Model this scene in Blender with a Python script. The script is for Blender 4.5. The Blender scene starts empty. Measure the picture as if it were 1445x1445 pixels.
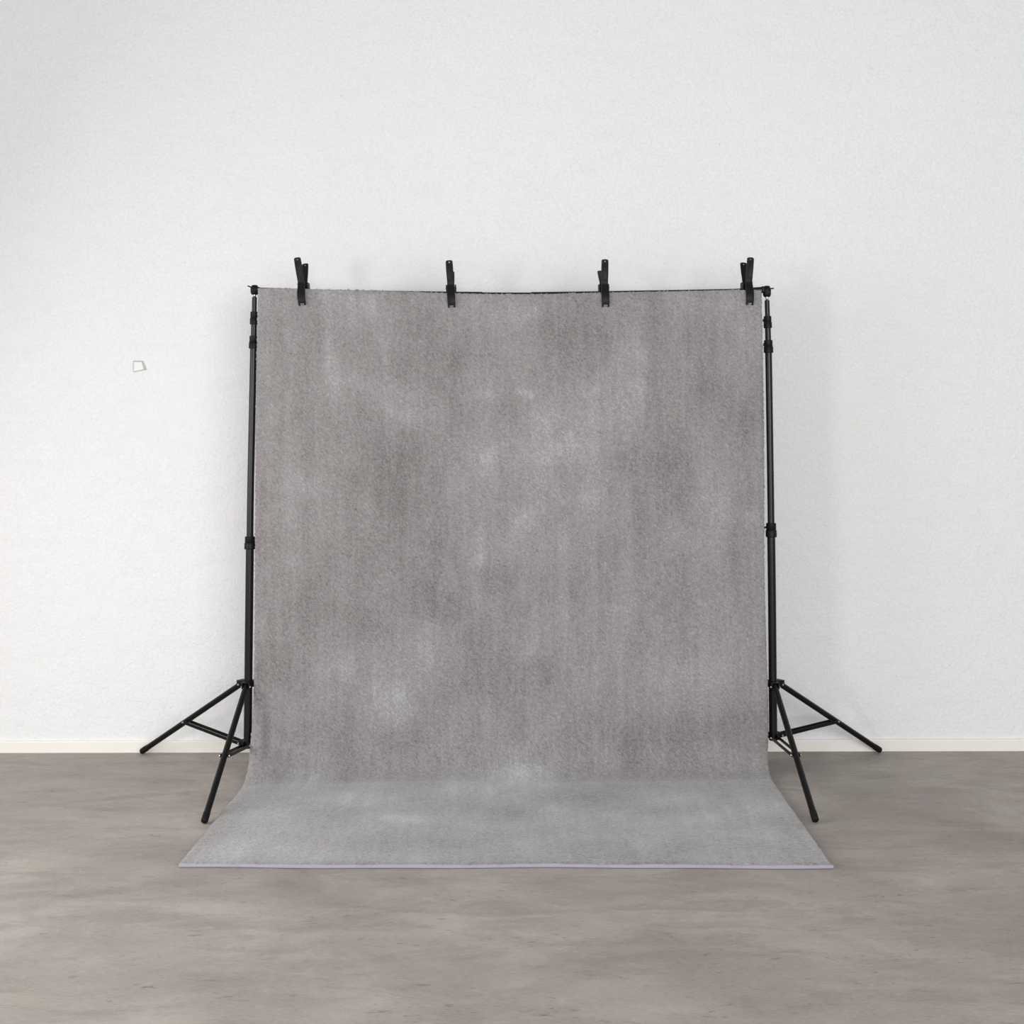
import bpy, bmesh, math, random
import numpy as np
from mathutils import Vector, Matrix, Euler

random.seed(7)
rng = np.random.default_rng(11)
S = bpy.context.scene
C = S.collection
R = math.radians

# ------------------------------------------------------------------ helpers
def link(o, parent=None):
    C.objects.link(o)
    if parent is not None:
        o.parent = parent
        o.matrix_parent_inverse = parent.matrix_basis.inverted()
    return o

def tag(o, label, cat, group=None):
    o['label'] = label; o['category'] = cat
    if group: o['group'] = group
    return o

def thing(name, loc, label, cat, group=None, rot=(0, 0, 0)):
    o = bpy.data.objects.new(name, None)
    o.empty_display_size = .05
    o.location = loc; o.rotation_euler = rot
    C.objects.link(o)
    return tag(o, label, cat, group)

def world_of(o):
    m = o.matrix_parent_inverse @ o.matrix_basis if o.parent else o.matrix_basis.copy()
    return world_of(o.parent) @ m if o.parent else m

def obj(name, bm, mat, parent=None, smooth=True, local=False):
    """one mesh object out of bm; parts are modelled in world space unless local"""
    bmesh.ops.recalc_face_normals(bm, faces=bm.faces)
    me = bpy.data.meshes.new(name)
    bm.to_mesh(me); bm.free()
    me.materials.append(mat)
    if smooth:
        for p in me.polygons: p.use_smooth = True
        try: me.set_sharp_from_angle(angle=R(38))
        except Exception: pass
    o = bpy.data.objects.new(name, me)
    C.objects.link(o)
    if parent is not None:
        o.parent = parent
        if not local:
            m = world_of(parent)
            o.matrix_parent_inverse = m.inverted()
    return o

def frame_of(d):
    d = Vector(d).normalized()
    a = Vector((0, 0, 1)) if abs(d.z) < .9 else Vector((1, 0, 0))
    u = d.cross(a).normalized(); v = d.cross(u).normalized()
    return u, v

def tube(bm, pts, rad, n=24, cap=True):
    pts = [Vector(p) for p in pts]
    if not isinstance(rad, (list, tuple)): rad = [rad] * len(pts)
    rings = []
    u = v = None
    for i, p in enumerate(pts):
        d = (pts[min(i + 1, len(pts) - 1)] - pts[max(i - 1, 0)])
        if u is None or d.length < 1e-6: 
            if d.length > 1e-6: u, v = frame_of(d)
        else:
            d.normalize(); u = (u - d * u.dot(d)).normalized(); v = d.cross(u).normalized()
        rings.append([bm.verts.new(p + (u * math.cos(2 * math.pi * k / n) + v * math.sin(2 * math.pi * k / n)) * rad[i]) for k in range(n)])
    for a, b in zip(rings, rings[1:]):
        for k in range(n):
            bm.faces.new((a[k], a[(k + 1) % n], b[(k + 1) % n], b[k]))
    if cap:
        bm.faces.new(list(reversed(rings[0]))); bm.faces.new(rings[-1])

def lathe_z(bm, c, prof, n=28, axis=None):
    """prof = [(r, z)] about the vertical line through c"""
    tube(bm, [(c[0], c[1], c[2] + z) for r, z in prof], [r for r, z in prof], n)

def box(bm, c, size, mat3=None, bev=0.0, seg=2):
    t = bmesh.new()
    bmesh.ops.create_cube(t, size=1)
    for vv in t.verts: vv.co = Vector((vv.co.x * size[0], vv.co.y * size[1], vv.co.z * size[2]))
    if bev: bmesh.ops.bevel(t, geom=list(t.edges), offset=bev, segments=seg, affect='EDGES', profile=.6)
    M = (mat3.to_4x4() if mat3 is not None else Matrix())
    M = Matrix.Translation(Vector(c)) @ M
    t.transform(M)
    me = bpy.data.meshes.new('tmp'); t.to_mesh(me); t.free()
    bm.from_mesh(me); bpy.data.meshes.remove(me)

def basis(xa, ya, za):
    return Matrix((xa, ya, za)).transposed()

def bar_between(bm, a, b, w, h, side, bev=.001):
    """flat bar from a to b, thickness w along 'side', height h"""
    a = Vector(a); b = Vector(b); d = (b - a); L = d.length; d.normalize()
    s = Vector(side); s = (s - d * s.dot(d)).normalized(); up = s.cross(d).normalized()
    box(bm, (a + b) / 2, (w, L, h), basis(s, d, up), bev)

# ------------------------------------------------------------------ materials
class NT:
    def __init__(s, name):
        s.m = bpy.data.materials.new(name); s.m.use_nodes = True
        s.t = s.m.node_tree; s.b = s.t.nodes['Principled BSDF']
    def n(s, kind, **kw):
        nd = s.t.nodes.new(kind)
        for k, v in kw.items():
            if k.startswith('_'): setattr(nd, k[1:], v)
            else: nd.inputs[k.replace('__', ' ')].default_value = v
        return nd
    def l(s, a, b): s.t.links.new(a, b)
    def mapping(s, scale=(1, 1, 1), loc=(0, 0, 0), src='Object'):
        tc = s.n('ShaderNodeTexCoord'); mp = s.n('ShaderNodeMapping', Scale=scale, Location=loc)
        s.l(tc.outputs[src], mp.inputs['Vector']); return mp.outputs['Vector']
    def noise(s, vec, scale, detail=4, rough=.55, dist=0):
        nd = s.n('ShaderNodeTexNoise', Scale=scale, Detail=detail, Roughness=rough, Distortion=dist)
        s.l(vec, nd.inputs['Vector']); return nd.outputs['Fac']
    def ramp(s, fac, stops):
        nd = s.n('ShaderNodeValToRGB'); cr = nd.color_ramp
        while len(cr.elements) < len(stops): cr.elements.new(.5)
        for e, (p, c) in zip(cr.elements, stops):
            e.position = p; e.color = (*c, 1) if len(c) == 3 else c
        s.l(fac, nd.inputs['Fac']); return nd.outputs['Color']
    def mix(s, fac, a, b, blend='MIX'):
        nd = s.t.nodes.new('ShaderNodeMix'); nd.data_type = 'RGBA'; nd.blend_type = blend
        for sock, val in ((nd.inputs[0], fac), (nd.inputs[6], a), (nd.inputs[7], b)):
            if isinstance(val, (int, float)): sock.default_value = val
            elif isinstance(val, tuple): sock.default_value = (*val, 1)
            else: s.l(val, sock)
        return nd.outputs[2]
    def math(s, op, a, b=None, clamp=False):
        nd = s.t.nodes.new('ShaderNodeMath'); nd.operation = op; nd.use_clamp = clamp
        for sock, val in ((nd.inputs[0], a), (nd.inputs[1], b)):
            if val is None: continue
            if isinstance(val, (int, float)): sock.default_value = val
            else: s.l(val, sock)
        return nd.outputs[0]
    def bump(s, h, strength, dist):
        nd = s.n('ShaderNodeBump', Strength=strength, Distance=dist); s.l(h, nd.inputs['Height'])
        s.l(nd.outputs['Normal'], s.b.inputs['Normal'])
        return nd
    def spot(s, vec, c, r, soft=.5):
        """1 inside an ellipse (centre c, radii r) fading to 0"""
        mp = s.n('ShaderNodeMapping'); mp.vector_type = 'POINT'
        mp.inputs['Scale'].default_value = tuple(1 / q for q in r)
        mp.inputs['Location'].default_value = tuple(-a / q for a, q in zip(c, r))
        s.l(vec, mp.inputs['Vector'])
        ln = s.t.nodes.new('ShaderNodeVectorMath'); ln.operation = 'LENGTH'
        s.l(mp.outputs[0], ln.inputs[0])
        mr = s.n('ShaderNodeMapRange'); mr.interpolation_type = 'SMOOTHSTEP'
        mr.inputs['From Min'].default_value = 1.0; mr.inputs['From Max'].default_value = 1 - soft
        s.l(ln.outputs['Value'], mr.inputs['Value']); return mr.outputs['Result']

def simple(name, col, rough, metal=0, spec=.5, nscale=60, namt=.25, bump=0, bscale=300):
    k = NT(name); v = k.mapping()
    f = k.noise(v, nscale, 3)
    k.l(k.mix(f, tuple(c * (1 - namt) for c in col), tuple(min(1, c * (1 + namt)) for c in col)), k.b.inputs['Base Color'])
    k.b.inputs['Roughness'].default_value = rough; k.b.inputs['Metallic'].default_value = metal
    k.b.inputs['Specular IOR Level'].default_value = spec
    if bump: k.bump(k.noise(v, bscale, 2), bump, .0005)
    return k.m

M_pole = simple('black_powder_coat', (.005, .005, .0055), .30, spec=.34)
M_leg = simple('black_leg_paint', (.0045, .0043, .0042), .40, spec=.2)
M_plastic = simple('black_plastic', (.005, .005, .0055), .45, spec=.2, bump=.3)
M_clamp = simple('black_nylon', (.006, .006, .0065), .45, spec=.2, bump=.35, bscale=900)
M_dark = simple('darkened_steel', (.03, .03, .032), .45, metal=1)
M_rubber = simple('black_rubber', (.006, .006, .006), .7, spec=.2)
M_steel = simple('bright_steel', (.42, .42, .42), .25, metal=1, namt=.08)
M_rivet = simple('steel_rivet', (.75, .75, .75), .35, metal=1, namt=.05)

def wall_mat():
    k = NT('white_plaster')
    v = k.mapping()
    big = k.noise(v, 1.3, 5, .6)
    col = k.mix(big, (.80, .80, .80), (.85, .85, .85))
    # trowel marks / faint grey scuffs
    v2 = k.mapping((1.0, 1, 1.5))
    sc = k.noise(v2, 15, 8, .74, 1.6)
    scm = k.ramp(sc, [(.0, (0, 0, 0)), (.565, (0, 0, 0)), (.68, (1, 1, 1))])
    area = k.ramp(k.noise(v, .9, 2), [(.45, (0, 0, 0)), (.65, (1, 1, 1))])
    scm = k.mix(1.0, scm, area, 'MULTIPLY')
    col = k.mix(k.math('MULTIPLY', scm, .24), col, (.60, .60, .59))
    # pinhole specks
    vo = k.n('ShaderNodeTexVoronoi', Scale=7.0, Randomness=1.0); k.l(v, vo.inputs['Vector'])
    sp = k.ramp(vo.outputs['Distance'], [(0, (1, 1, 1)), (.018, (1, 1, 1)), (.03, (0, 0, 0))])
    col = k.mix(k.math('MULTIPLY', sp, .30), col, (.42, .39, .36))
    # yellow damp stain on the right, dark scuff low on the left
    w = k.math('MULTIPLY', k.spot(v, (1.46, 0, 1.345), (.075, 9, .07), .95), .55)
    col = k.mix(w, col, (.80, .76, .60))
    sf = k.ramp(k.noise(k.mapping((1.4, 1, .6)), 38, 5, .7, .8), [(.5, (0, 0, 0)), (.62, (1, 1, 1))])
    w2 = k.math('MULTIPLY', k.spot(v, (-1.46, 0, .175), (.05, 9, .06), .8), sf)
    col = k.mix(k.math('MULTIPLY', w2, .6), col, (.45, .45, .44))
    k.l(col, k.b.inputs['Base Color'])
    k.b.inputs['Roughness'].default_value = .85; k.b.inputs['Specular IOR Level'].default_value = .2
    h = k.math('ADD', k.math('MULTIPLY', k.noise(v, 70, 5, .68, .6), .9), k.math('MULTIPLY', k.noise(v2, 8, 7, .7, 1.2), 1.0))
    k.bump(h, .85, .006)
    return k.m

def floor_mat():
    k = NT('grey_oak_vinyl')
    vs = k.mapping((.8, 1.25, 1), (3.1, 1.7, 0))
    big = k.noise(vs, 2.1, 8, .66, .6)
    col = k.ramp(big, [(.32, (.262, .230, .208)), (.44, (.330, .294, .268)), (.55, (.405, .365, .331)), (.68, (.50, .456, .412))])
    # smoky grey and warm beige clouds of the printed decor
    mid = k.noise(k.mapping((1.0, 3.2, 1), (9, 4, 0)), 3.2, 8, .68, .5)
    col = k.mix(k.math('MULTIPLY', k.ramp(mid, [(.47, (0, 0, 0)), (.62, (1, 1, 1))]), .55), col, (.215, .186, .170))
    hue = k.noise(k.mapping((.9, 1.8, 1), (5, 2, 0)), 3.4, 5, .55, .4)
    col = k.mix(k.math('MULTIPLY', k.ramp(hue, [(.48, (0, 0, 0)), (.62, (1, 1, 1))]), .42), col, (.345, .298, .290))
    col = k.mix(k.math('MULTIPLY', k.ramp(hue, [(.34, (1, 1, 1)), (.46, (0, 0, 0))]), .34), col, (.40, .362, .300))
    # fine fibres running left to right
    gr = k.noise(k.mapping((2.2, 26, 1)), 20, 6, .75)
    col = k.mix(.34, col, k.ramp(gr, [(.32, (.18, .155, .14)), (.62, (.53, .485, .44))]))
    # short dark cracks and pits, mostly in patches
    ck = k.noise(k.mapping((2.6, 9, 1), (1, 8, 0)), 8, 6, .74, .9)
    pa = k.ramp(k.noise(k.mapping((1, 2, 1), (7, 3, 0)), 3.5, 3), [(.42, (.25, .25, .25)), (.6, (1, 1, 1))])
    ckm = k.mix(1.0, k.ramp(ck, [(.575, (0, 0, 0)), (.67, (1, 1, 1))]), pa, 'MULTIPLY')
    col = k.mix(k.math('MULTIPLY', ckm, .62), col, (.12, .098, .084))
    # hairline pale scratches
    wv = k.noise(k.mapping((6, 1.2, 1), (2, 6, 0)), 5, 3, .6, 1.5)
    scr = k.ramp(wv, [(.685, (0, 0, 0)), (.69, (1, 1, 1)), (.695, (0, 0, 0))])
    col = k.mix(k.math('MULTIPLY', scr, .3), col, (.6, .57, .53))
    k.l(col, k.b.inputs['Base Color'])
    k.b.inputs['Roughness'].default_value = .72; k.b.inputs['Specular IOR Level'].default_value = .12
    k.bump(k.math('ADD', gr, k.math('MULTIPLY', ck, .8)), .12, .002)
    return k.m

def rug_mat():
    k = NT('grey_cut_pile')
    at = k.n('ShaderNodeAttribute'); at.attribute_name = 'tone'
    tone = at.outputs['Fac']
    v = k.mapping()
    fine = k.noise(v, 330, 2, .7)
    f = k.math('ADD', tone, k.math('MULTIPLY', k.math('SUBTRACT', fine, .5), .55))
    col = k.ramp(f, [(0, (.150, .138, .136)), (.35, (.253, .238, .236)), (.6, (.315, .303, .304)), (1, (.46, .46, .468))])
    k.l(col, k.b.inputs['Base Color'])
    k.b.inputs['Roughness'].default_value = .95; k.b.inputs['Specular IOR Level'].default_value = .1
    k.b.inputs['Sheen Weight'].default_value = .45; k.b.inputs['Sheen Roughness'].default_value = .45
    k.bump(fine, .5, .003)
    return k.m

def weave_mat(name, a, b):
    k = NT(name); v = k.mapping()
    f = k.noise(v, 420, 2, .6)
    k.l(k.mix(f, a, b), k.b.inputs['Base Color'])
    k.b.inputs['Roughness'].default_value = .9; k.b.inputs['Specular IOR Level'].default_value = .1
    k.bump(f, .5, .002)
    return k.m

def base_mat():
    k = NT('cream_paint'); v = k.mapping()
    vo = k.n('ShaderNodeTexVoronoi', Scale=5.0); k.l(v, vo.inputs['Vector'])
    sp = k.ramp(vo.outputs['Distance'], [(0, (1, 1, 1)), (.02, (1, 1, 1)), (.035, (0, 0, 0))])
    col = k.mix(k.noise(v, 6, 3), (.80, .77, .71), (.86, .83, .77))
    k.l(k.mix(k.math('MULTIPLY', sp, .35), col, (.4, .36, .3)), k.b.inputs['Base Color'])
    k.b.inputs['Roughness'].default_value = .45
    return k.m

# ------------------------------------------------------------------ the room
WY = 5.136          # face of the plaster wall
BY = 5.122          # face of the baseboard
def struct(name, bm, mat, smooth=False):
    o = obj(name, bm, mat, smooth=smooth); o['kind'] = 'structure'; return o
bm = bmesh.new(); box(bm, (0, WY + .1, 3.0), (16, .2, 6.0)); struct('wall_back', bm, wall_mat())
bm = bmesh.new(); box(bm, (0, .6, -.05), (16, 9.5, .1)); struct('floor', bm, floor_mat())
bm = bmesh.new()
prof = [(WY, 0), (BY, 0), (BY, .043), (BY + .0015, .0465), (BY + .005, .048), (WY, .048)]
a = [bm.verts.new((-8, y, z)) for y, z in prof]; b = [bm.verts.new((8, y, z)) for y, z in prof]
for i in range(len(prof)):
    j = (i + 1) % len(prof); bm.faces.new((a[i], a[j], b[j], b[i]))
bm.faces.new(a); bm.faces.new(list(reversed(b)))
struct('baseboard_back', bm, base_mat())

# small adhesive pad stuck to the wall at the left
bm = bmesh.new()
lp = [(-1.606, 1.634), (-1.566, 1.634), (-1.5495, 1.595), (-1.606, 1.585)]
inner = [(-1.606, 1.6285), (-1.5705, 1.6285), (-1.562, 1.5975), (-1.606, 1.5885)]
fy = WY - .0035
vo = [bm.verts.new((x, WY + .0010, z)) for x, z in lp]; vf = [bm.verts.new((x, fy, z)) for x, z in lp]
vi = [bm.verts.new((x, fy, z)) for x, z in inner]; vb = [bm.verts.new((x, WY - .001, z)) for x, z in inner]
for i in range(4):
    j = (i + 1) % 4
    bm.faces.new((vo[i], vo[j], vf[j], vf[i])); bm.faces.new((vf[i], vf[j], vi[j], vi[i])); bm.faces.new((vi[i], vi[j], vb[j], vb[i]))
bm.faces.new(vo)
pad = thing('tape_residue', (-1.58, WY, 1.585), 'small pale patch with grey outline on the white wall at the far left', 'tape residue')
obj('outline', bm, simple('grey_residue', (.46, .46, .45), .8, nscale=90, namt=.3), pad, smooth=False)
bm = bmesh.new(); vv = [bm.verts.new((x, WY - .0009, z)) for x, z in inner]; f0 = bm.faces.new(vv)
ex = bmesh.ops.extrude_face_region(bm, geom=[f0])
for q in [g for g in ex['geom'] if isinstance(g, bmesh.types.BMVert)]: q.co.y -= .0006
obj('patch', bm, simple('pale_residue', (.80, .80, .80), .8, namt=.04), pad, smooth=False)

# ------------------------------------------------------------------ bar and rug top lines
BARY = 4.789
bar_x = [-1.045, -1.02, -.8, -.6, -.448, -.223, 0, .1, .37, .65, .9, 1.02, 1.045]
bar_z = [1.8945, 1.894, 1.886, 1.8815, 1.8785, 1.8752, 1.8732, 1.8730, 1.8762, 1.8802, 1.8845, 1.8935, 1.8945]
def zbar(x): return float(np.interp(x, bar_x, bar_z))
def bar_piece(x0, x1, r):
    bm = bmesh.new(); n = max(3, int((x1 - x0) / .04))
    xs = [x0 + (x1 - x0) * i / n for i in range(n + 1)]
    pts = [(x, BARY, zbar(x)) for x in xs]; rr = [r] * len(pts)
    pts = [pts[0]] + pts + [pts[-1]]; rr = [r * .8] + rr + [r * .8]
    pts[0] = (x0 - .0015, BARY, zbar(x0)); pts[-1] = (x1 + .0015, BARY, zbar(x1))
    tube(bm, pts, rr, 20); return bm
cb = thing('crossbar', (0, BARY, 1.87), 'long thin black crossbar running along the top of the hung grey rug', 'bar')
obj('tube_section', bar_piece(-1.03, -.11, .0125), M_pole, cb)
obj('inner_tube', bar_piece(-.112, .088, .0105), M_pole, cb)
obj('tube_section', bar_piece(.086, 1.03, .0125), M_pole, cb)

# ------------------------------------------------------------------ light stands
AX = {-1: ([.0, .10, 1.08, 1.64, 1.95], [-1.0232, -1.0232, -1.0250, -1.0205, -1.0185]),
      1: ([.0, .14, .66, 1.08, 1.63, 1.85, 1.95], [1.0215, 1.0220, 1.0262, 1.0280, 1.0290, 1.0262, 1.0258])}
def axis(s, z): return Vector((float(np.interp(z, *AX[s])), BARY, z))
def pole_tube(s, z0, z1, r):
    bm = bmesh.new(); n = 6
    tube(bm, [axis(s, z0 + (z1 - z0) * i / n) for i in range(n + 1)], r, 28); return bm
def joint(s, z0, z1, r, rlow):
    """stepped collar: narrower upper ring, wider lower ring with a groove"""
    zm = z0 + (z1 - z0) * .5
    bm = bmesh.new()
    tube(bm, [axis(s, z) for z in (z0, z0 + .002, zm - .002, zm, zm + .0006, zm + .002, z1 - .002, z1)],
         [rlow - .002, rlow, rlow, rlow - .001, r - .001, r, r, r - .002], 32)
    return bm

def stand(s, P, label):
    base = axis(s, .1)
    t = thing('light_stand', (base.x, BARY, 0), label, 'light stand', 'stands holding up the crossbar')
    obj('lower_pole', pole_tube(s, P['zbot'], P['j3'][0] + .01, .0158), M_pole, t)
    obj('middle_pole', pole_tube(s, P['j3'][0], P['j2'][0] + .01, .0134), M_pole, t)
    obj('upper_pole', pole_tube(s, P['j2'][0], P['j1'][0] + .01, .0116), M_pole, t)
    obj('top_pole', pole_tube(s, P['j1'][0], P['ptop'], .0098), M_pole, t)
    for (z0, z1), r, rl in ((P['j3'], .0195, .0215), (P['j2'], .0168, .0188), (P['j1'], .0150, .0165)):
        c = obj('locking_collar', joint(s, z0, z1, r, rl), M_plastic, t)
        # locking knob, turned to the back or to the inside
        zc = z1 - (z1 - z0) * .3; ax = axis(s, zc)
        d = Vector(P['knob']).normalized()
        k = bmesh.new()
        if rl > .02:
            tube(k, [ax + d * (rl - .004), ax + d * (rl + .004)], .004, 12)
            tube(k, [ax + d * (rl + .002), ax + d * (rl + .0035), ax + d * (rl + .010) + Vector((0, 0, -.004)), ax + d * (rl + .0125) + Vector((0, 0, -.006))], [.003, .0042, .004, .0025], 12)
        else:
            db = Vector((.15 * -s, 1, 0)).normalized()
            tube(k, [ax + db * (rl - .004), ax + db * (rl + .012)], .0035, 12)
            tube(k, [ax + db * (rl + .008), ax + db * (rl + .010), ax + db * (rl + .020), ax + db * (rl + .022)], [.006, .008, .008, .006], 14)
        obj('lock_knob', k, M_plastic, c)
    # spigot and bar head
    sp = bmesh.new(); zt = P['ptop']; zs = P['spig']
    lathe_z(sp, axis(s, zt), [(.0075, -.004), (.0078, 0), (.0062, .002), (.0058, (zs - zt) * .6), (.0072, zs - zt + .001), (.0070, zs - zt + .006)], 24)
    o = obj('spigot', sp, M_steel, t); o['label'] = 'short bright metal spigot under the bar head'
    hd = bmesh.new(); hz = zs; ht = P['head']
    c = axis(s, hz)
    lathe_z(hd, c, [(.0095, -.001), (.0135, .002), (.0160, .010), (.0165, (ht - hz) * .60), (.0150, (ht - hz) * .74), (.0125, (ht - hz) * .92), (.0095, ht - hz)], 28)
    box(hd, (c.x - s * .016, BARY, zbar(s * 1.01)), (.016, .030, .026), None, .006, 3)
    obj('bar_head', hd, M_plastic, t)
    sc = bmesh.new(); q = axis(s, zbar(s * 1.02) + P['wz']); e = Vector((s * .027, -.004, P['wd']))
    tube(sc, [q, q + e * .55, q + e, q + e * 1.03], [.0028, .0028, .0024, .0015], 12)
    w0 = q + Vector((0, -.0165, -.012))
    tube(sc, [w0, w0 + Vector((0, -.004, 0))], .0055, 14)
    box(sc, w0 + Vector((0, -.005, 0)), (.020, .003, .006), Euler((0, R(25 * s), 0)).to_matrix(), .001)
    obj('thumbscrew', sc, M_plastic, t)
    # legs
    zh = P['zh']; zc = P['zcol']
    hub = bmesh.new(); ch = axis(s, zh)
    lathe_z(hub, ch, [(.0185, -.010), (.021, -.008), (.021, .010), (.0185, .012)], 28)
    col = bmesh.new(); cc = axis(s, zc)
    lathe_z(col, cc, [(.0165, -.012), (.0195, -.010), (.0195, .010), (.0170, .012)], 28)
    for i in range(3):
        ang = P['phi'] + R(120) * i
        d = Vector((s * math.sin(ang), -math.cos(ang), 0)); side = Vector((d.y, -d.x, 0))
        B = basis(side, d, Vector((0, 0, 1)))
        # lugs of hub and collar
        for e in (-1, 1):
            box(hub, ch + d * .031 + side * e * .0135 + Vector((0, 0, .001)), (.004, .034, .024), B, .0015)
            box(col, cc + d * .025 + side * e * .0105, (.0035, .026, .020), B, .0015)
        box(hub, ch + d * .028 + Vector((0, 0, .0115)), (.028, .030, .004), B, .0015)
        a0 = ch + d * .038 + Vector((0, 0, -.004))
        foot = Vector((base.x, BARY, .0)) + d * P['R']; foot.z = .0115
        dr = (foot - a0).normalized()
        lg = bmesh.new()
        tube(lg, [a0 - dr * .010, a0 - dr * .008, foot - dr * .034], [.009, .0112, .0112], 24)
        leg = obj('leg', lg, M_leg, t)
        ft = bmesh.new()
        tube(ft, [foot - dr * .038, foot - dr * .036, foot - dr * .003, foot, foot + dr * .003], [.0112, .0122, .0122, .0115, .0085], 24)
        zmin = min(v.co.z for v in ft.verts)
        obj('rubber_foot', ft, M_rubber, leg)
        for e in (-1, 1):
            rv = bmesh.new(); tube(rv, [a0 + side * e * .0130, a0 + side * e * .0180], [.0045, .0035], 12)
            obj('rivet', rv, M_rivet, leg)
        # brace
        j = a0 + (foot - a0) * P['frac']; k0 = cc + d * .033 + Vector((0, 0, -.002))
        br = bmesh.new()
        for e in (-1, 1):
            bar_between(br, k0 + side * e * .0145 - (j - k0).normalized() * .006, j + side * e * .0145 + (j - k0).normalized() * .006, .0028, .0125, side)
        brace = obj('brace', br, M_leg, t)
        for pt in (j, k0):
            for e in (-1, 1):
                rv = bmesh.new(); tube(rv, [pt + side * e * .0150, pt + side * e * .0192], [.0042, .0032], 12)
                obj('rivet', rv, M_rivet, brace)
    obj('leg_hub', hub, M_plastic, t)
    obj('brace_collar', col, M_plastic, t)
    return t

stand(-1, dict(zbot=.104, j3=(.870, .9197), j2=(1.6608, 1.7117), j1=(1.757, 1.8081), ptop=1.8665, spig=1.877, head=1.9147,
               knob=(.5, -.35, 0), wz=.006, wd=.012, zh=.349, zcol=.122, phi=.0274, R=.592, frac=.545),
      'black tripod light stand left of the hung grey rug', )
stand(1, dict(zbot=.130, j3=(.9131, .9684), j2=(1.6399, 1.6908), j1=(1.7389, 1.7871), ptop=1.8496, spig=1.8640, head=1.9079,
              knob=(-1, -.15, 0), wz=.002, wd=.002, zh=.345, zcol=.148, phi=.0231, R=.592, frac=.545),
      'black tripod light stand right of the hung grey rug')

# ------------------------------------------------------------------ rug
def vnoise(x, y, seed, per=256):
    r = np.random.default_rng(seed); g = r.random((per, per))
    xi = np.floor(x).astype(int); yi = np.floor(y).astype(int); fx = x - xi; fy = y - yi
    fx = fx * fx * (3 - 2 * fx); fy = fy * fy * (3 - 2 * fy)
    a = g[xi % per, yi % per]; b = g[(xi + 1) % per, yi % per]; c = g[xi % per, (yi + 1) % per]; d = g[(xi + 1) % per, (yi + 1) % per]
    return (a * (1 - fx) + b * fx) * (1 - fy) + (c * (1 - fx) + d * fx) * fy
def fbm(x, y, seed, oct=4, gain=.55):
    s = 0; a = 1; n = 0
    for i in range(oct):
        s = s + a * (vnoise(x * 2 ** i + 17.3 * i, y * 2 ** i + 5.1 * i, seed + i) - .5); n += a; a *= gain
    return s / n * 2

ztx = [-1.0, -.898, -.785, -.617, -.448, -.223, -.055, .114, .367, .648, .901, 1.0]
ztz = [1.8985, 1.8992, 1.8947, 1.8916, 1.8856, 1.8767, 1.8736, 1.8732, 1.8784, 1.8835, 1.8887, 1.8865]
YB = 4.7735; TH = .0145
def rug_line(xh, nh, na, nf):
    """back line of the rug for columns xh in [-1,1]: arrays X,Y,Z and normals, shape (rows, cols)"""
    n = len(xh)
    zt = np.interp(xh, ztx, ztz)
    left = np.exp(-((xh + 1) / .16) ** 2); right = np.exp(-((xh - 1) / .2) ** 2)
    r = .145 + .030 * left - .042 * right + .010 * np.sin(xh * 7 + 1) + .006 * np.sin(xh * 17)
    yf = 3.792 - .008 * (xh + 1) + .004 * np.sin(xh * 5.1 + .6) + .002 * np.sin(xh * 13)
    rows = []
    for i in range(nh):
        k = i / nh; rows.append((np.full(n, YB), zt + (r - zt) * k, k * 0))
    for i in range(na):
        a = (i / na) * math.pi / 2
        rows.append((YB - r * (1 - math.cos(a)), r - r * math.sin(a), 0))
    for i in range(nf + 1):
        k = i / nf; rows.append((YB - r + (yf - YB + r) * k, np.zeros(n), k))
    Y = np.array([q[0] for q in rows]); Z = np.array([q[1] for q in rows]); K = np.array([np.full(n, q[2]) for q in rows])
    edgeL = -1.0 + .006 * np.sin(np.clip((1.9 - Z), 0, 1.9) * 1.6) * (K == 0) ; 
    xl = np.where(K > 0, -.996 - .018 * K, -1.0 + .003 * np.sin(Z * 3.3))
    xr = np.where(K > 0, .987 - .010 * K, 1.0 - .0085 * np.exp(-((Z - .75) / .42) ** 2) - .010 * np.exp(-(Z / .12) ** 2))
    u = (xh[None, :] + 1) / 2
    X = xl + (xr - xl) * u
    # soft hanging folds and the curled lower left edge
    hang = np.clip((1.85 - Z) / .6, 0, 1) * np.clip(Z / .25, 0, 1)
    Y = Y + hang * (.006 * np.sin(xh * 4.2 + 1.0)[None, :] - .004 * np.sin(xh * 9.0)[None, :])
    curl = np.exp(-((Z - .13) / .10) ** 2)
    d = (X + 1.0)
    Y = Y - .020 * curl * np.exp(-((d - .026) / .026) ** 2) + .010 * curl * np.exp(-((d - .070) / .030) ** 2) * (K == 0)
    Z = Z + np.where(K > 0, .0030 * np.exp(-K * 5) * (1 - np.exp(-K * 25)) * (1 + np.sin(xh * 6))[None, :], 0) + .0008
    # normals from finite differences along the length
    dY = np.gradient(Y, axis=0); dZ = np.gradient(Z, axis=0); L = np.sqrt(dY ** 2 + dZ ** 2) + 1e-9
    NY = dZ / L; NZ = -dY / L
    dYx = np.gradient(Y, axis=1) / (np.gradient(X, axis=1) + 1e-9)
    NX = -dYx * NY * np.sign(1)
    q = np.sqrt(NX ** 2 + NY ** 2 + NZ ** 2); NX, NY, NZ = NX / q, NY / q, NZ / q
    seg = np.sqrt(np.diff(Y, axis=0) ** 2 + np.diff(Z, axis=0) ** 2)
    T = np.vstack([np.zeros((1, n)), np.cumsum(seg, axis=0)])
    return X, Y, Z, NX, NY, NZ, T, K

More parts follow.
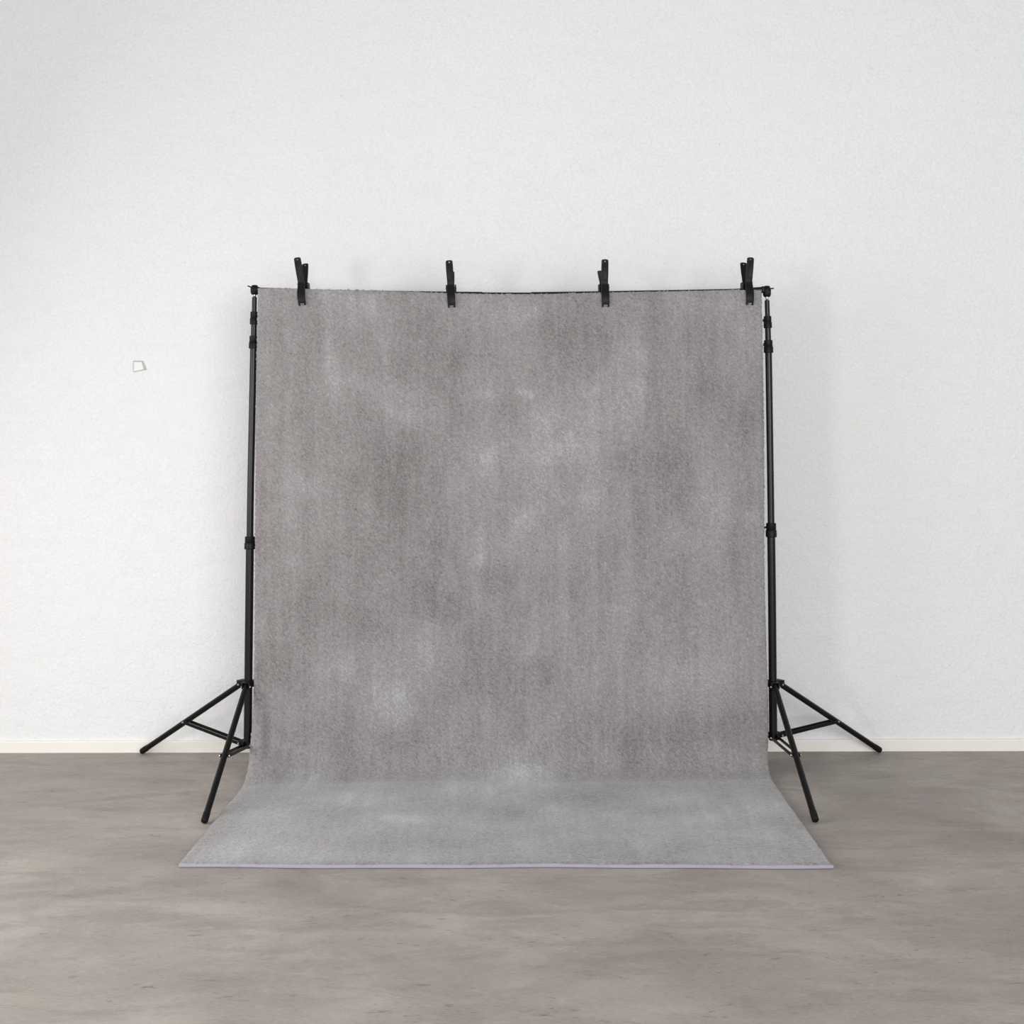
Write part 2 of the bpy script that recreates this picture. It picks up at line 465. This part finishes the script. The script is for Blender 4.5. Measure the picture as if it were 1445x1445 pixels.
def grid_mesh(name, co, rows, cols, closed_rows=False):
    me = bpy.data.meshes.new(name)
    idx = np.arange(rows * cols).reshape(rows, cols)
    q = np.stack([idx[:-1, :-1], idx[:-1, 1:], idx[1:, 1:], idx[1:, :-1]], -1).reshape(-1, 4)
    me.vertices.add(rows * cols); me.vertices.foreach_set('co', co.reshape(-1).astype(np.float32))
    me.loops.add(q.size); me.loops.foreach_set('vertex_index', q.reshape(-1).astype(np.int32))
    me.polygons.add(len(q)); me.polygons.foreach_set('loop_start', (np.arange(len(q)) * 4).astype(np.int32))
    me.polygons.foreach_set('loop_total', np.full(len(q), 4, np.int32))
    me.update(calc_edges=True); me.validate()
    me.polygons.foreach_set('use_smooth', np.ones(len(q), bool))
    return me

# brushed patches of the pile (where fingers and feet turned the pile): x, distance down from the top edge, half sizes, strength
PATCH = [
 (-0.583,0.058,0.117,0.045,0.22),
 (-0.489,0.238,0.019,0.117,0.2),
 (-0.71,0.286,0.025,0.106,0.17),
 (-0.606,0.388,0.061,0.022,0.14),
 (-0.376,0.472,0.094,0.066,0.2),
 (-0.502,0.42,0.044,0.039,0.16),
 (-0.82,0.789,0.05,0.061,0.18),
 (-0.566,0.833,0.038,0.038,0.16),
 (-0.083,0.653,0.066,0.061,0.12),
 (0.042,0.857,0.038,0.055,0.16),
 (-0.128,0.995,0.049,0.049,0.13),
 (-0.133,1.059,0.038,0.038,0.12),
 (0.237,0.583,0.116,0.072,0.26),
 (0.168,0.436,0.072,0.055,0.15),
 (0.35,0.399,0.083,0.072,0.13),
 (0.518,0.416,0.025,0.111,0.2),
 (0.468,0.331,0.056,0.111,0.12),
 (-0.083,0.413,0.055,0.025,0.17),
 (0.062,0.399,0.025,0.011,0.3),
 (0.283,0.814,0.066,0.038,0.17),
 (-0.607,1.442,0.087,0.071,0.15),
 (-0.34,1.432,0.065,0.092,0.16),
 (-0.482,1.586,0.085,0.052,0.15),
 (-0.413,1.638,0.054,0.032,0.15),
 (0.049,1.385,0.041,0.038,0.14),
 (0.812,0.783,0.11,0.11,0.11),
 (0.882,0.326,0.083,0.167,0.1),
 (0.949,0.873,0.082,0.022,0.12),
 (0.221,1.155,0.076,0.164,0.1),
 (-0.111,1.209,0.055,0.109,0.1),
 (0.693,0.946,0.082,0.055,0.1),
 (0.774,1.085,0.082,0.055,0.1),
 (0.604,1.517,0.19,0.135,0.1),
 (0.385,1.35,0.068,0.136,0.08),
 (-0.055,0.63,0.11,0.166,0.06),
 (-0.222,0.771,0.028,0.028,0.08),
 (0.788,0.057,0.14,0.056,0.12),
 (0.506,0.192,0.039,0.084,0.1),
 (0.072,0.07,0.073,0.05,0.12),
 (-0.139,0.044,0.084,0.039,0.1),
 (-0.223,0.242,0.095,0.111,-0.12),
 (-0.808,0.539,0.111,0.166,-0.08),
 (-0.801,1.228,0.136,0.164,-0.08),
 (-0.056,1.139,0.098,0.071,-0.12),
 (-0.221,1.292,0.136,0.109,-0.08),
 (0.095,1.466,0.136,0.065,-0.1),
 (0.45,0.162,0.084,0.056,-0.12),
 (0.599,0.682,0.11,0.055,-0.1),
 (0.783,0.422,0.067,0.083,-0.08),
 (-0.633,1.537,0.054,0.054,-0.07),
 (-0.332,1.215,0.136,0.082,-0.09),
 (0.711,1.708,0.216,0.108,-0.1),
 (-0.33,1.809,0.377,0.065,-0.08),
 (0.354,1.781,0.269,0.081,-0.09),
 (-0.557,0.645,0.11,0.166,-0.08),
 (-0.444,0.917,0.165,0.192,-0.06),
 (0.17,0.156,0.112,0.067,-0.08),
 (0.892,0.591,0.083,0.138,-0.07),
 (0.052,1.928,0.109,0.075,0.2),
 (-0.211,2.039,0.16,0.089,0.12),
 (-0.511,2.169,0.13,0.067,0.16),
 (-0.767,1.944,0.071,0.084,0.16),
 (-0.389,2.374,0.099,0.053,0.2),
 (-0.592,2.326,0.151,0.047,-0.08),
 (-0.781,2.368,0.1,0.046,0.08),
 (-0.565,2.513,0.144,0.072,0.07),
 (0.58,2.204,0.155,0.058,0.14),
 (0.698,2.405,0.148,0.053,0.12),
 (0.316,2.357,0.099,0.046,0.12),
 (0.9,2.254,0.051,0.065,0.14),
 (-0.147,2.352,0.075,0.077,0.1),
 (0.148,2.274,0.066,0.096,0.12),
 (0.415,2.578,0.189,0.055,0.08),
 (-0.046,2.638,0.139,0.053,0.05),
 (-0.759,2.72,0.137,0.065,0.09),
 (-0.443,2.745,0.136,0.038,0.08),
 (-0.05,2.312,0.151,0.047,-0.08),
 (0.254,2.154,0.156,0.051,-0.06),
 (-0.184,2.606,0.14,0.054,-0.06),
 (0.852,2.589,0.094,0.069,0.06),
]
def build_rug():
    root = thing('rug', (0, 4.2, 0), 'large grey cut-pile rug clamped to the crossbar and running out over the floor', 'rug')
    cols = 440
    xh = np.linspace(-1, 1, cols)
    X, Y, Z, NX, NY, NZ, T, K = rug_line(xh, 380, 44, 190)
    rows = X.shape[0]
    # tone
    xx = X + 1.0
    tone = .40 + .13 * fbm(xx * 3.2, T * 2.2, 21, 4) + .15 * fbm(xx * 9, T * 6, 31, 5, .62)
    tone += .10 * (vnoise(xx * 95, T * 6, 41) - .5) + .07 * fbm(xx * 24, T * 1.8, 51, 2)
    wx = xx + .045 * fbm(xx * 7, T * 7, 61, 4); wt = T + np.where(T > 1.85, .03, .06) * fbm(xx * 6, T * 6, 71, 4)
    ribs = vnoise(xx * 70, T * 4, 43)
    for (px, pt, sx, st, am) in PATCH:
        st = st * (1.35 if pt > 1.9 else 1.2); sx = sx * 1.2
        g = np.exp(-(((wx - px - 1) / sx) ** 2 + ((wt - pt) / st) ** 2) ** .95)
        on_floor = pt > 1.9
        tone += am * (2.0 if on_floor else 1.0) * g * (.75 + .5 * ribs + .6 * fbm(xx * 22, T * 16, 81, 3))
    tone += np.where(K > 0, 1 - np.exp(-K * 8), 0) * (.20 * fbm(xx * 5, T * 9, 101, 4) - .02)
    # a seam in the lay of the pile
    sx0 = (xx - .815); sm = np.where(sx0 > 0, np.exp(-sx0 / .05), 0) * np.exp(-((T - 1.02) / .30) ** 4)
    tone += .09 * sm
    edge = np.minimum(np.minimum(xx - xx.min(1, keepdims=True), xx.max(1, keepdims=True) - xx), np.minimum(T, T.max(0) - T))
    grain = rng.normal(0, 1, X.shape)
    tone += .115 * grain
    # pile height
    hgt = TH + .0007 * rng.normal(0, 1, X.shape) + .0005 * fbm(xx * 60, T * 60, 91, 2) + .0010 * fbm(xx * 11, T * 8, 95, 3)
    hgt -= .0040 * np.exp(-edge / .004)
    hgt += np.exp(-(T.max(0) - T) / .006) * .0022 * fbm(xx * 110, T * 90, 111, 2)
    # fringe of tufts at the borders
    jit = np.exp(-edge / .006)
    Xj = X + jit * .0011 * rng.normal(0, 1, X.shape)
    Tj = jit * .0018 * rng.normal(0, 1, X.shape)
    tY = np.gradient(Y, axis=0); tZ = np.gradient(Z, axis=0); tl = np.sqrt(tY ** 2 + tZ ** 2) + 1e-9
    P = np.stack([Xj + NX * hgt, Y + NY * hgt + tY / tl * Tj, Z + NZ * hgt + tZ / tl * Tj], -1)
    N = np.stack([NX, NY, NZ], -1); Bk = np.stack([X, Y, Z], -1)
    # wrap the edge down to the backing: two extra rings round the border
    def ring(A, B):   # pad grid A with border of B
        o = np.zeros((A.shape[0] + 2, A.shape[1] + 2) + A.shape[2:]); o[1:-1, 1:-1] = A
        bp = np.pad(B, ((1, 1), (1, 1)) + ((0, 0),) * (B.ndim - 2), mode='edge')
        m = np.ones(o.shape[:2], bool); m[1:-1, 1:-1] = False
        o[m] = bp[m]; return o
    low = Bk + N * .0040
    P2 = ring(P, low); tone2 = np.pad(tone, 1, mode='edge')
    me = grid_mesh('pile', P2, rows + 2, cols + 2)
    at = me.attributes.new('tone', 'FLOAT', 'POINT'); at.data.foreach_set('value', np.clip(tone2, 0, 1).reshape(-1).astype(np.float32))
    me.materials.append(rug_mat())
    pile = bpy.data.objects.new('pile', me); C.objects.link(pile); pile.parent = root
    pile.matrix_parent_inverse = root.matrix_basis.inverted()
    # woven backing sheet
    cb_ = 80
    X, Y, Z, NX, NY, NZ, T, K = rug_line(np.linspace(-1, 1, cb_), 90, 30, 40)
    X = X * .9965
    rb = X.shape[0]
    A = np.stack([X, Y, Z], -1); Bq = A + np.stack([NX, NY, NZ], -1) * .0045
    bm = bmesh.new()
    va = [[bm.verts.new(A[i, j]) for j in range(cb_)] for i in range(rb)]; vb = [[bm.verts.new(Bq[i, j]) for j in range(cb_)] for i in range(rb)]
    for g in (va, vb):
        for i in range(rb - 1):
            for j in range(cb_ - 1): bm.faces.new((g[i][j], g[i][j + 1], g[i + 1][j + 1], g[i + 1][j]))
    for i in range(rb - 1):
        for j in (0, cb_ - 1): bm.faces.new((va[i][j], va[i + 1][j], vb[i + 1][j], vb[i][j]))
    for j in range(cb_ - 1):
        for i in (0, rb - 1): bm.faces.new((va[i][j], va[i][j + 1], vb[i][j + 1], vb[i][j]))
    obj('backing', bm, weave_mat('pale_backing', (.40, .37, .36), (.50, .46, .45)), root)
    # lavender binding sewn along the front edge
    bm = bmesh.new(); n = 300; prev = None
    for i in range(n):
        u = i / (n - 1); x = -1.014 + (.983 + 1.014) * u
        xq = np.array([np.clip((u * 2 - 1), -1, 1)])
        yf = float(3.792 - .008 * (xq[0] + 1) + .004 * math.sin(xq[0] * 5.1 + .6) + .002 * math.sin(xq[0] * 13))
        top = .0118 + .0009 * math.sin(x * 17) + .0006 * math.sin(x * 61) + random.uniform(-.0003, .0003)
        off = .0006 * math.sin(x * 400)
        pr = [(yf + .006, .0009), (yf - .0035, .0009), (yf - .0055, .003), (yf - .0058 + off, .0075), (yf - .0042 + off, top - .0012), (yf - .001, top), (yf + .006, top - .001)]
        cur = [bm.verts.new((x, a_, b_)) for a_, b_ in pr]
        if prev:
            for k in range(len(pr)): bm.faces.new((prev[k], prev[(k + 1) % 7], cur[(k + 1) % 7], cur[k]))
        else: bm.faces.new(cur)
        prev = cur
    bm.faces.new(list(reversed(prev)))
    o = obj('edge_binding', bm, weave_mat('lavender_binding', (.30, .288, .335), (.42, .402, .455)), root)
    o['label'] = 'pale lavender binding along the front edge of the rug'
build_rug()

# ------------------------------------------------------------------ spring clamps
def ribbon(bm, path, n=4):
    """path = [(y, z, width, thickness)] swept into a rounded strap"""
    rings = []
    for i, (y, z, w, t) in enumerate(path):
        a = path[max(i - 1, 0)]; b = path[min(i + 1, len(path) - 1)]
        d = Vector((0, b[0] - a[0], b[1] - a[1])).normalized(); nrm = Vector((0, -d.z, d.y))
        c = Vector((0, y, z)); r = min(t * .38, .003); ring = []
        for (sx, sn) in ((1, 1), (-1, 1), (-1, -1), (1, -1)):
            for k in range(n + 1):
                q = k / n * math.pi / 2
                base = {(1, 1): 0, (-1, 1): 1, (-1, -1): 2, (1, -1): 3}[(sx, sn)] * math.pi / 2
                px = sx * (w / 2 - r) + r * math.cos(base + q); pn = sn * (t / 2 - r) + r * math.sin(base + q)
                ring.append(bm.verts.new(c + Vector((px, 0, 0)) + nrm * pn))
        rings.append(ring)
    m = len(rings[0])
    for a, b in zip(rings, rings[1:]):
        for k in range(m): bm.faces.new((a[k], a[(k + 1) % m], b[(k + 1) % m], b[k]))
    bm.faces.new(rings[0]); bm.faces.new(list(reversed(rings[-1])))

def cut(o, cutters):
    """boolean difference, evaluated to a plain mesh; the cutters are thrown away"""
    tmp = []
    for bmc in cutters:
        bmesh.ops.recalc_face_normals(bmc, faces=bmc.faces)
        me = bpy.data.meshes.new('cutter'); bmc.to_mesh(me); bmc.free()
        c = bpy.data.objects.new('cutter', me); C.objects.link(c); tmp.append(c)
        md = o.modifiers.new('cut', 'BOOLEAN'); md.operation = 'DIFFERENCE'; md.object = c; md.solver = 'EXACT'
    bpy.context.view_layer.update()
    dg = bpy.context.evaluated_depsgraph_get()
    me = bpy.data.meshes.new_from_object(o.evaluated_get(dg)); old = o.data
    o.modifiers.clear(); o.data = me; me.name = old.name
    for p in me.polygons: p.use_smooth = True
    try: me.set_sharp_from_angle(angle=R(35))
    except Exception: pass
    for c in tmp:
        d = c.data; bpy.data.objects.remove(c); bpy.data.meshes.remove(d)

def smooth_path(key, n):
    """catmull-rom through the key rows"""
    key = np.array(key, float); out = []
    for i in range(len(key) - 1):
        p0 = key[max(i - 1, 0)]; p1 = key[i]; p2 = key[i + 1]; p3 = key[min(i + 2, len(key) - 1)]
        for k in range(n):
            t = k / n
            out.append(.5 * ((2 * p1) + (-p0 + p2) * t + (2 * p0 - 5 * p1 + 4 * p2 - p3) * t * t + (-p0 + 3 * p1 - 3 * p2 + p3) * t ** 3))
    out.append(key[-1]); return [tuple(q) for q in out]

def make_clamp(loc, rot, hl, rear_tilt, label, roll):
    t = thing('spring_clamp', (0, 0, 0), label, 'clamp', 'spring clamps along the top edge of the rug')
    # front arm: handle, shoulder, pivot cheek, jaw
    at = R(13); sh = (-.0235, .026)
    def arm(tilt, hlen, front):
        s = 1 if front else -1
        ty, tz = sh[0] - hlen * math.sin(tilt), sh[1] + hlen * math.cos(tilt)
        hp = lambda f: (sh[0] - hlen * f * math.sin(tilt), sh[1] + hlen * f * math.cos(tilt))
        w = .0285
        tk = 1 if front else .5
        key = [(ty, tz, .013, .0065 * tk), (*hp(.985), .0200, .007 * tk), (*hp(.955), .0255, .0075 * tk), (*hp(.91), w - .001, .008 * tk), (*hp(.5), w, .0085), (*hp(.10), .0272, .009),
               (sh[0] + .001, sh[1] - .004, .0268, .0095), (-.0215, .010, .0285, .0105), (-.0285, -.012, .0305, .011), (-.0375, -.033, .0312, .0105),
               (-.0405, -.055, .0300, .009), (-.0372, -.072, .0295, .0078), (-.0350, -.080, .0290, .007)]
        if not front:
            key = [(k[0], k[1], k[2], k[3]) for k in key[:8]] + [(-.0290, -.012, .0305, .0105), (-.0290, -.032, .0305, .010), (-.0175, -.051, .0295, .009), (.0105, -.074, .0285, .007)]
        p = smooth_path(key, 5)
        bm = bmesh.new(); ribbon(bm, [(s * q[0], q[1], q[2], q[3]) for q in p])
        return bm, (s * hp(.90)[0], hp(.90)[1]), tilt * s
    for front in (True, False):
        tl = at if front else R(rear_tilt)
        bm, hole, ts = arm(tl, hl, front)
        if front:
            # side cheeks carrying the pivot pin
            for e in (-1, 1): box(bm, (e * .0120, -.012, .004), (.0035, .024, .026), None, .0015)
        else:
            for e in (-1, 1): box(bm, (e * .0180, .010, -.002), (.0040, .036, .036), None, .004, 3)
            box(bm, (0, .024, .004), (.036, .006, .022), None, .002)
        a = obj('clamp_arm', bm, M_clamp, t, local=True)
        hb = bmesh.new(); dv = Vector((0, math.cos(ts), math.sin(ts))) * .02
        tube(hb, [Vector((0, hole[0], hole[1])) - dv, Vector((0, hole[0], hole[1])) + dv], .0021 if front else .0028, 14)
        cs = [hb]
        if front:
            nb = bmesh.new(); box(nb, (0, -.037, -.0800), (.0165, .03, .0165)); cs.append(nb)
            rb = bmesh.new()
            cut_c = Vector((0, sh[0] - hl * .47 * math.sin(tl), sh[1] + hl * .47 * math.cos(tl)))
            nrm = Vector((0, -math.cos(tl), -math.sin(tl)))
            box(rb, cut_c + nrm * .0045, (.0185, .0022, hl * .72), Euler((tl, 0, 0)).to_matrix(), .0009); cs.append(rb)
        cut(a, cs)
        if front:
            pn = bmesh.new(); tube(pn, [(-.0105, -.0375, -.0738), (.0105, -.0375, -.0738)], .0013, 10)
            o = obj('jaw_pin', pn, M_steel, a, local=True); o['label'] = 'small bright pin across the jaw notch'
    pv = bmesh.new(); tube(pv, [(-.0215, 0, .002), (-.0200, 0, .002), (.0200, 0, .002), (.0215, 0, .002)], [.003, .0042, .0042, .003], 16)
    obj('pivot_pin', pv, M_dark, t, local=True)
    sp = bmesh.new(); pts = []
    for i in range(90):
        q = i / 89; an = q * 2 * math.pi * 5
        pts.append((-.0085 + .017 * q, .0075 * math.cos(an), .002 + .0075 * math.sin(an)))
    pts = [(-.0085, -.019, .020)] + pts + [(.0085, .019, .020)]
    tube(sp, pts, .0012, 8); obj('spring', sp, M_dark, t, local=True)
    t.location = loc; t.rotation_euler = rot
    return t

CL = [(-.8255, 1.9075, -7, -7, -7, .0890, 26, 'black spring clamp nearest the left stand, tilted left with its back handle showing at right'),
      (-.2345, 1.8990, -3.4, 0, -5, .0845, 48, 'upright black spring clamp, second from the left stand, with its back handle almost hidden'),
      (.3758, 1.9005, -.4, 4, -5, .0855, 48, 'upright black spring clamp, second from the right stand, with a short back handle at left'),
      (.9480, 1.9065, 2, 6, -7, .0860, 22, 'black spring clamp nearest the right stand, with its back handle showing at left')]
for x, z, roll, yaw, pitch, hl, rt, lab in CL:
    make_clamp((x, BARY + .000, z), (R(pitch * .3), R(roll), R(yaw)), hl, rt, lab, roll)

# ------------------------------------------------------------------ light
W = bpy.data.worlds.new('World'); S.world = W; W.use_nodes = True
bg = W.node_tree.nodes['Background']
bg.inputs['Color'].default_value = (.965, .98, 1.0, 1); bg.inputs['Strength'].default_value = 0.41
def area(name, loc, tgt, sx, sy, power, col):
    d = bpy.data.lights.new(name, 'AREA'); d.shape = 'RECTANGLE'; d.size = sx; d.size_y = sy; d.energy = power; d.color = col
    o = bpy.data.objects.new(name, d); o.location = loc
    o.rotation_euler = (Vector(tgt) - Vector(loc)).to_track_quat('-Z', 'Y').to_euler(); C.objects.link(o); return o
area('side_window_light', (-3.25, .3, 1.3), (-.3, 5.0, .9), .8, 1.0, 50, (1.0, .985, .97))
area('tall_window_light', (-3.7, 2.7, 1.6), (-.6, 1.3, 0), 2.0, 1.8, 98, (1.0, .985, .965))
area('rear_window_light', (1.9, -2.4, 1.9), (1.1, 5.0, 1.65), 5.6, 2.6, 318, (.98, .988, 1.0))

# ------------------------------------------------------------------ camera
cam = bpy.data.cameras.new('camera'); co = bpy.data.objects.new('camera', cam); C.objects.link(co)
cam.sensor_fit = 'HORIZONTAL'; cam.sensor_width = 36; cam.lens = 36 * 1702.3 / 1445
cam.shift_y = -(722.5 - 491.01) / 1445; cam.clip_start = .05
th = .0695; roll = -.0019
fw = Vector((0, math.cos(th), math.sin(th))); up = Vector((0, -math.sin(th), math.cos(th))); rt = Vector((1, 0, 0))
rq = Matrix.Rotation(-roll, 3, fw); up = rq @ up; rt = rq @ rt
m = Matrix((rt, up, -fw)).transposed().to_4x4(); m.translation = Vector((.0082, 0, 1.3282))
co.matrix_world = m
S.camera = co
S.view_settings.view_transform = 'Standard'; S.view_settings.look = 'None'
S.view_settings.exposure = 0; S.view_settings.gamma = 1; S.view_settings.use_curve_mapping = False
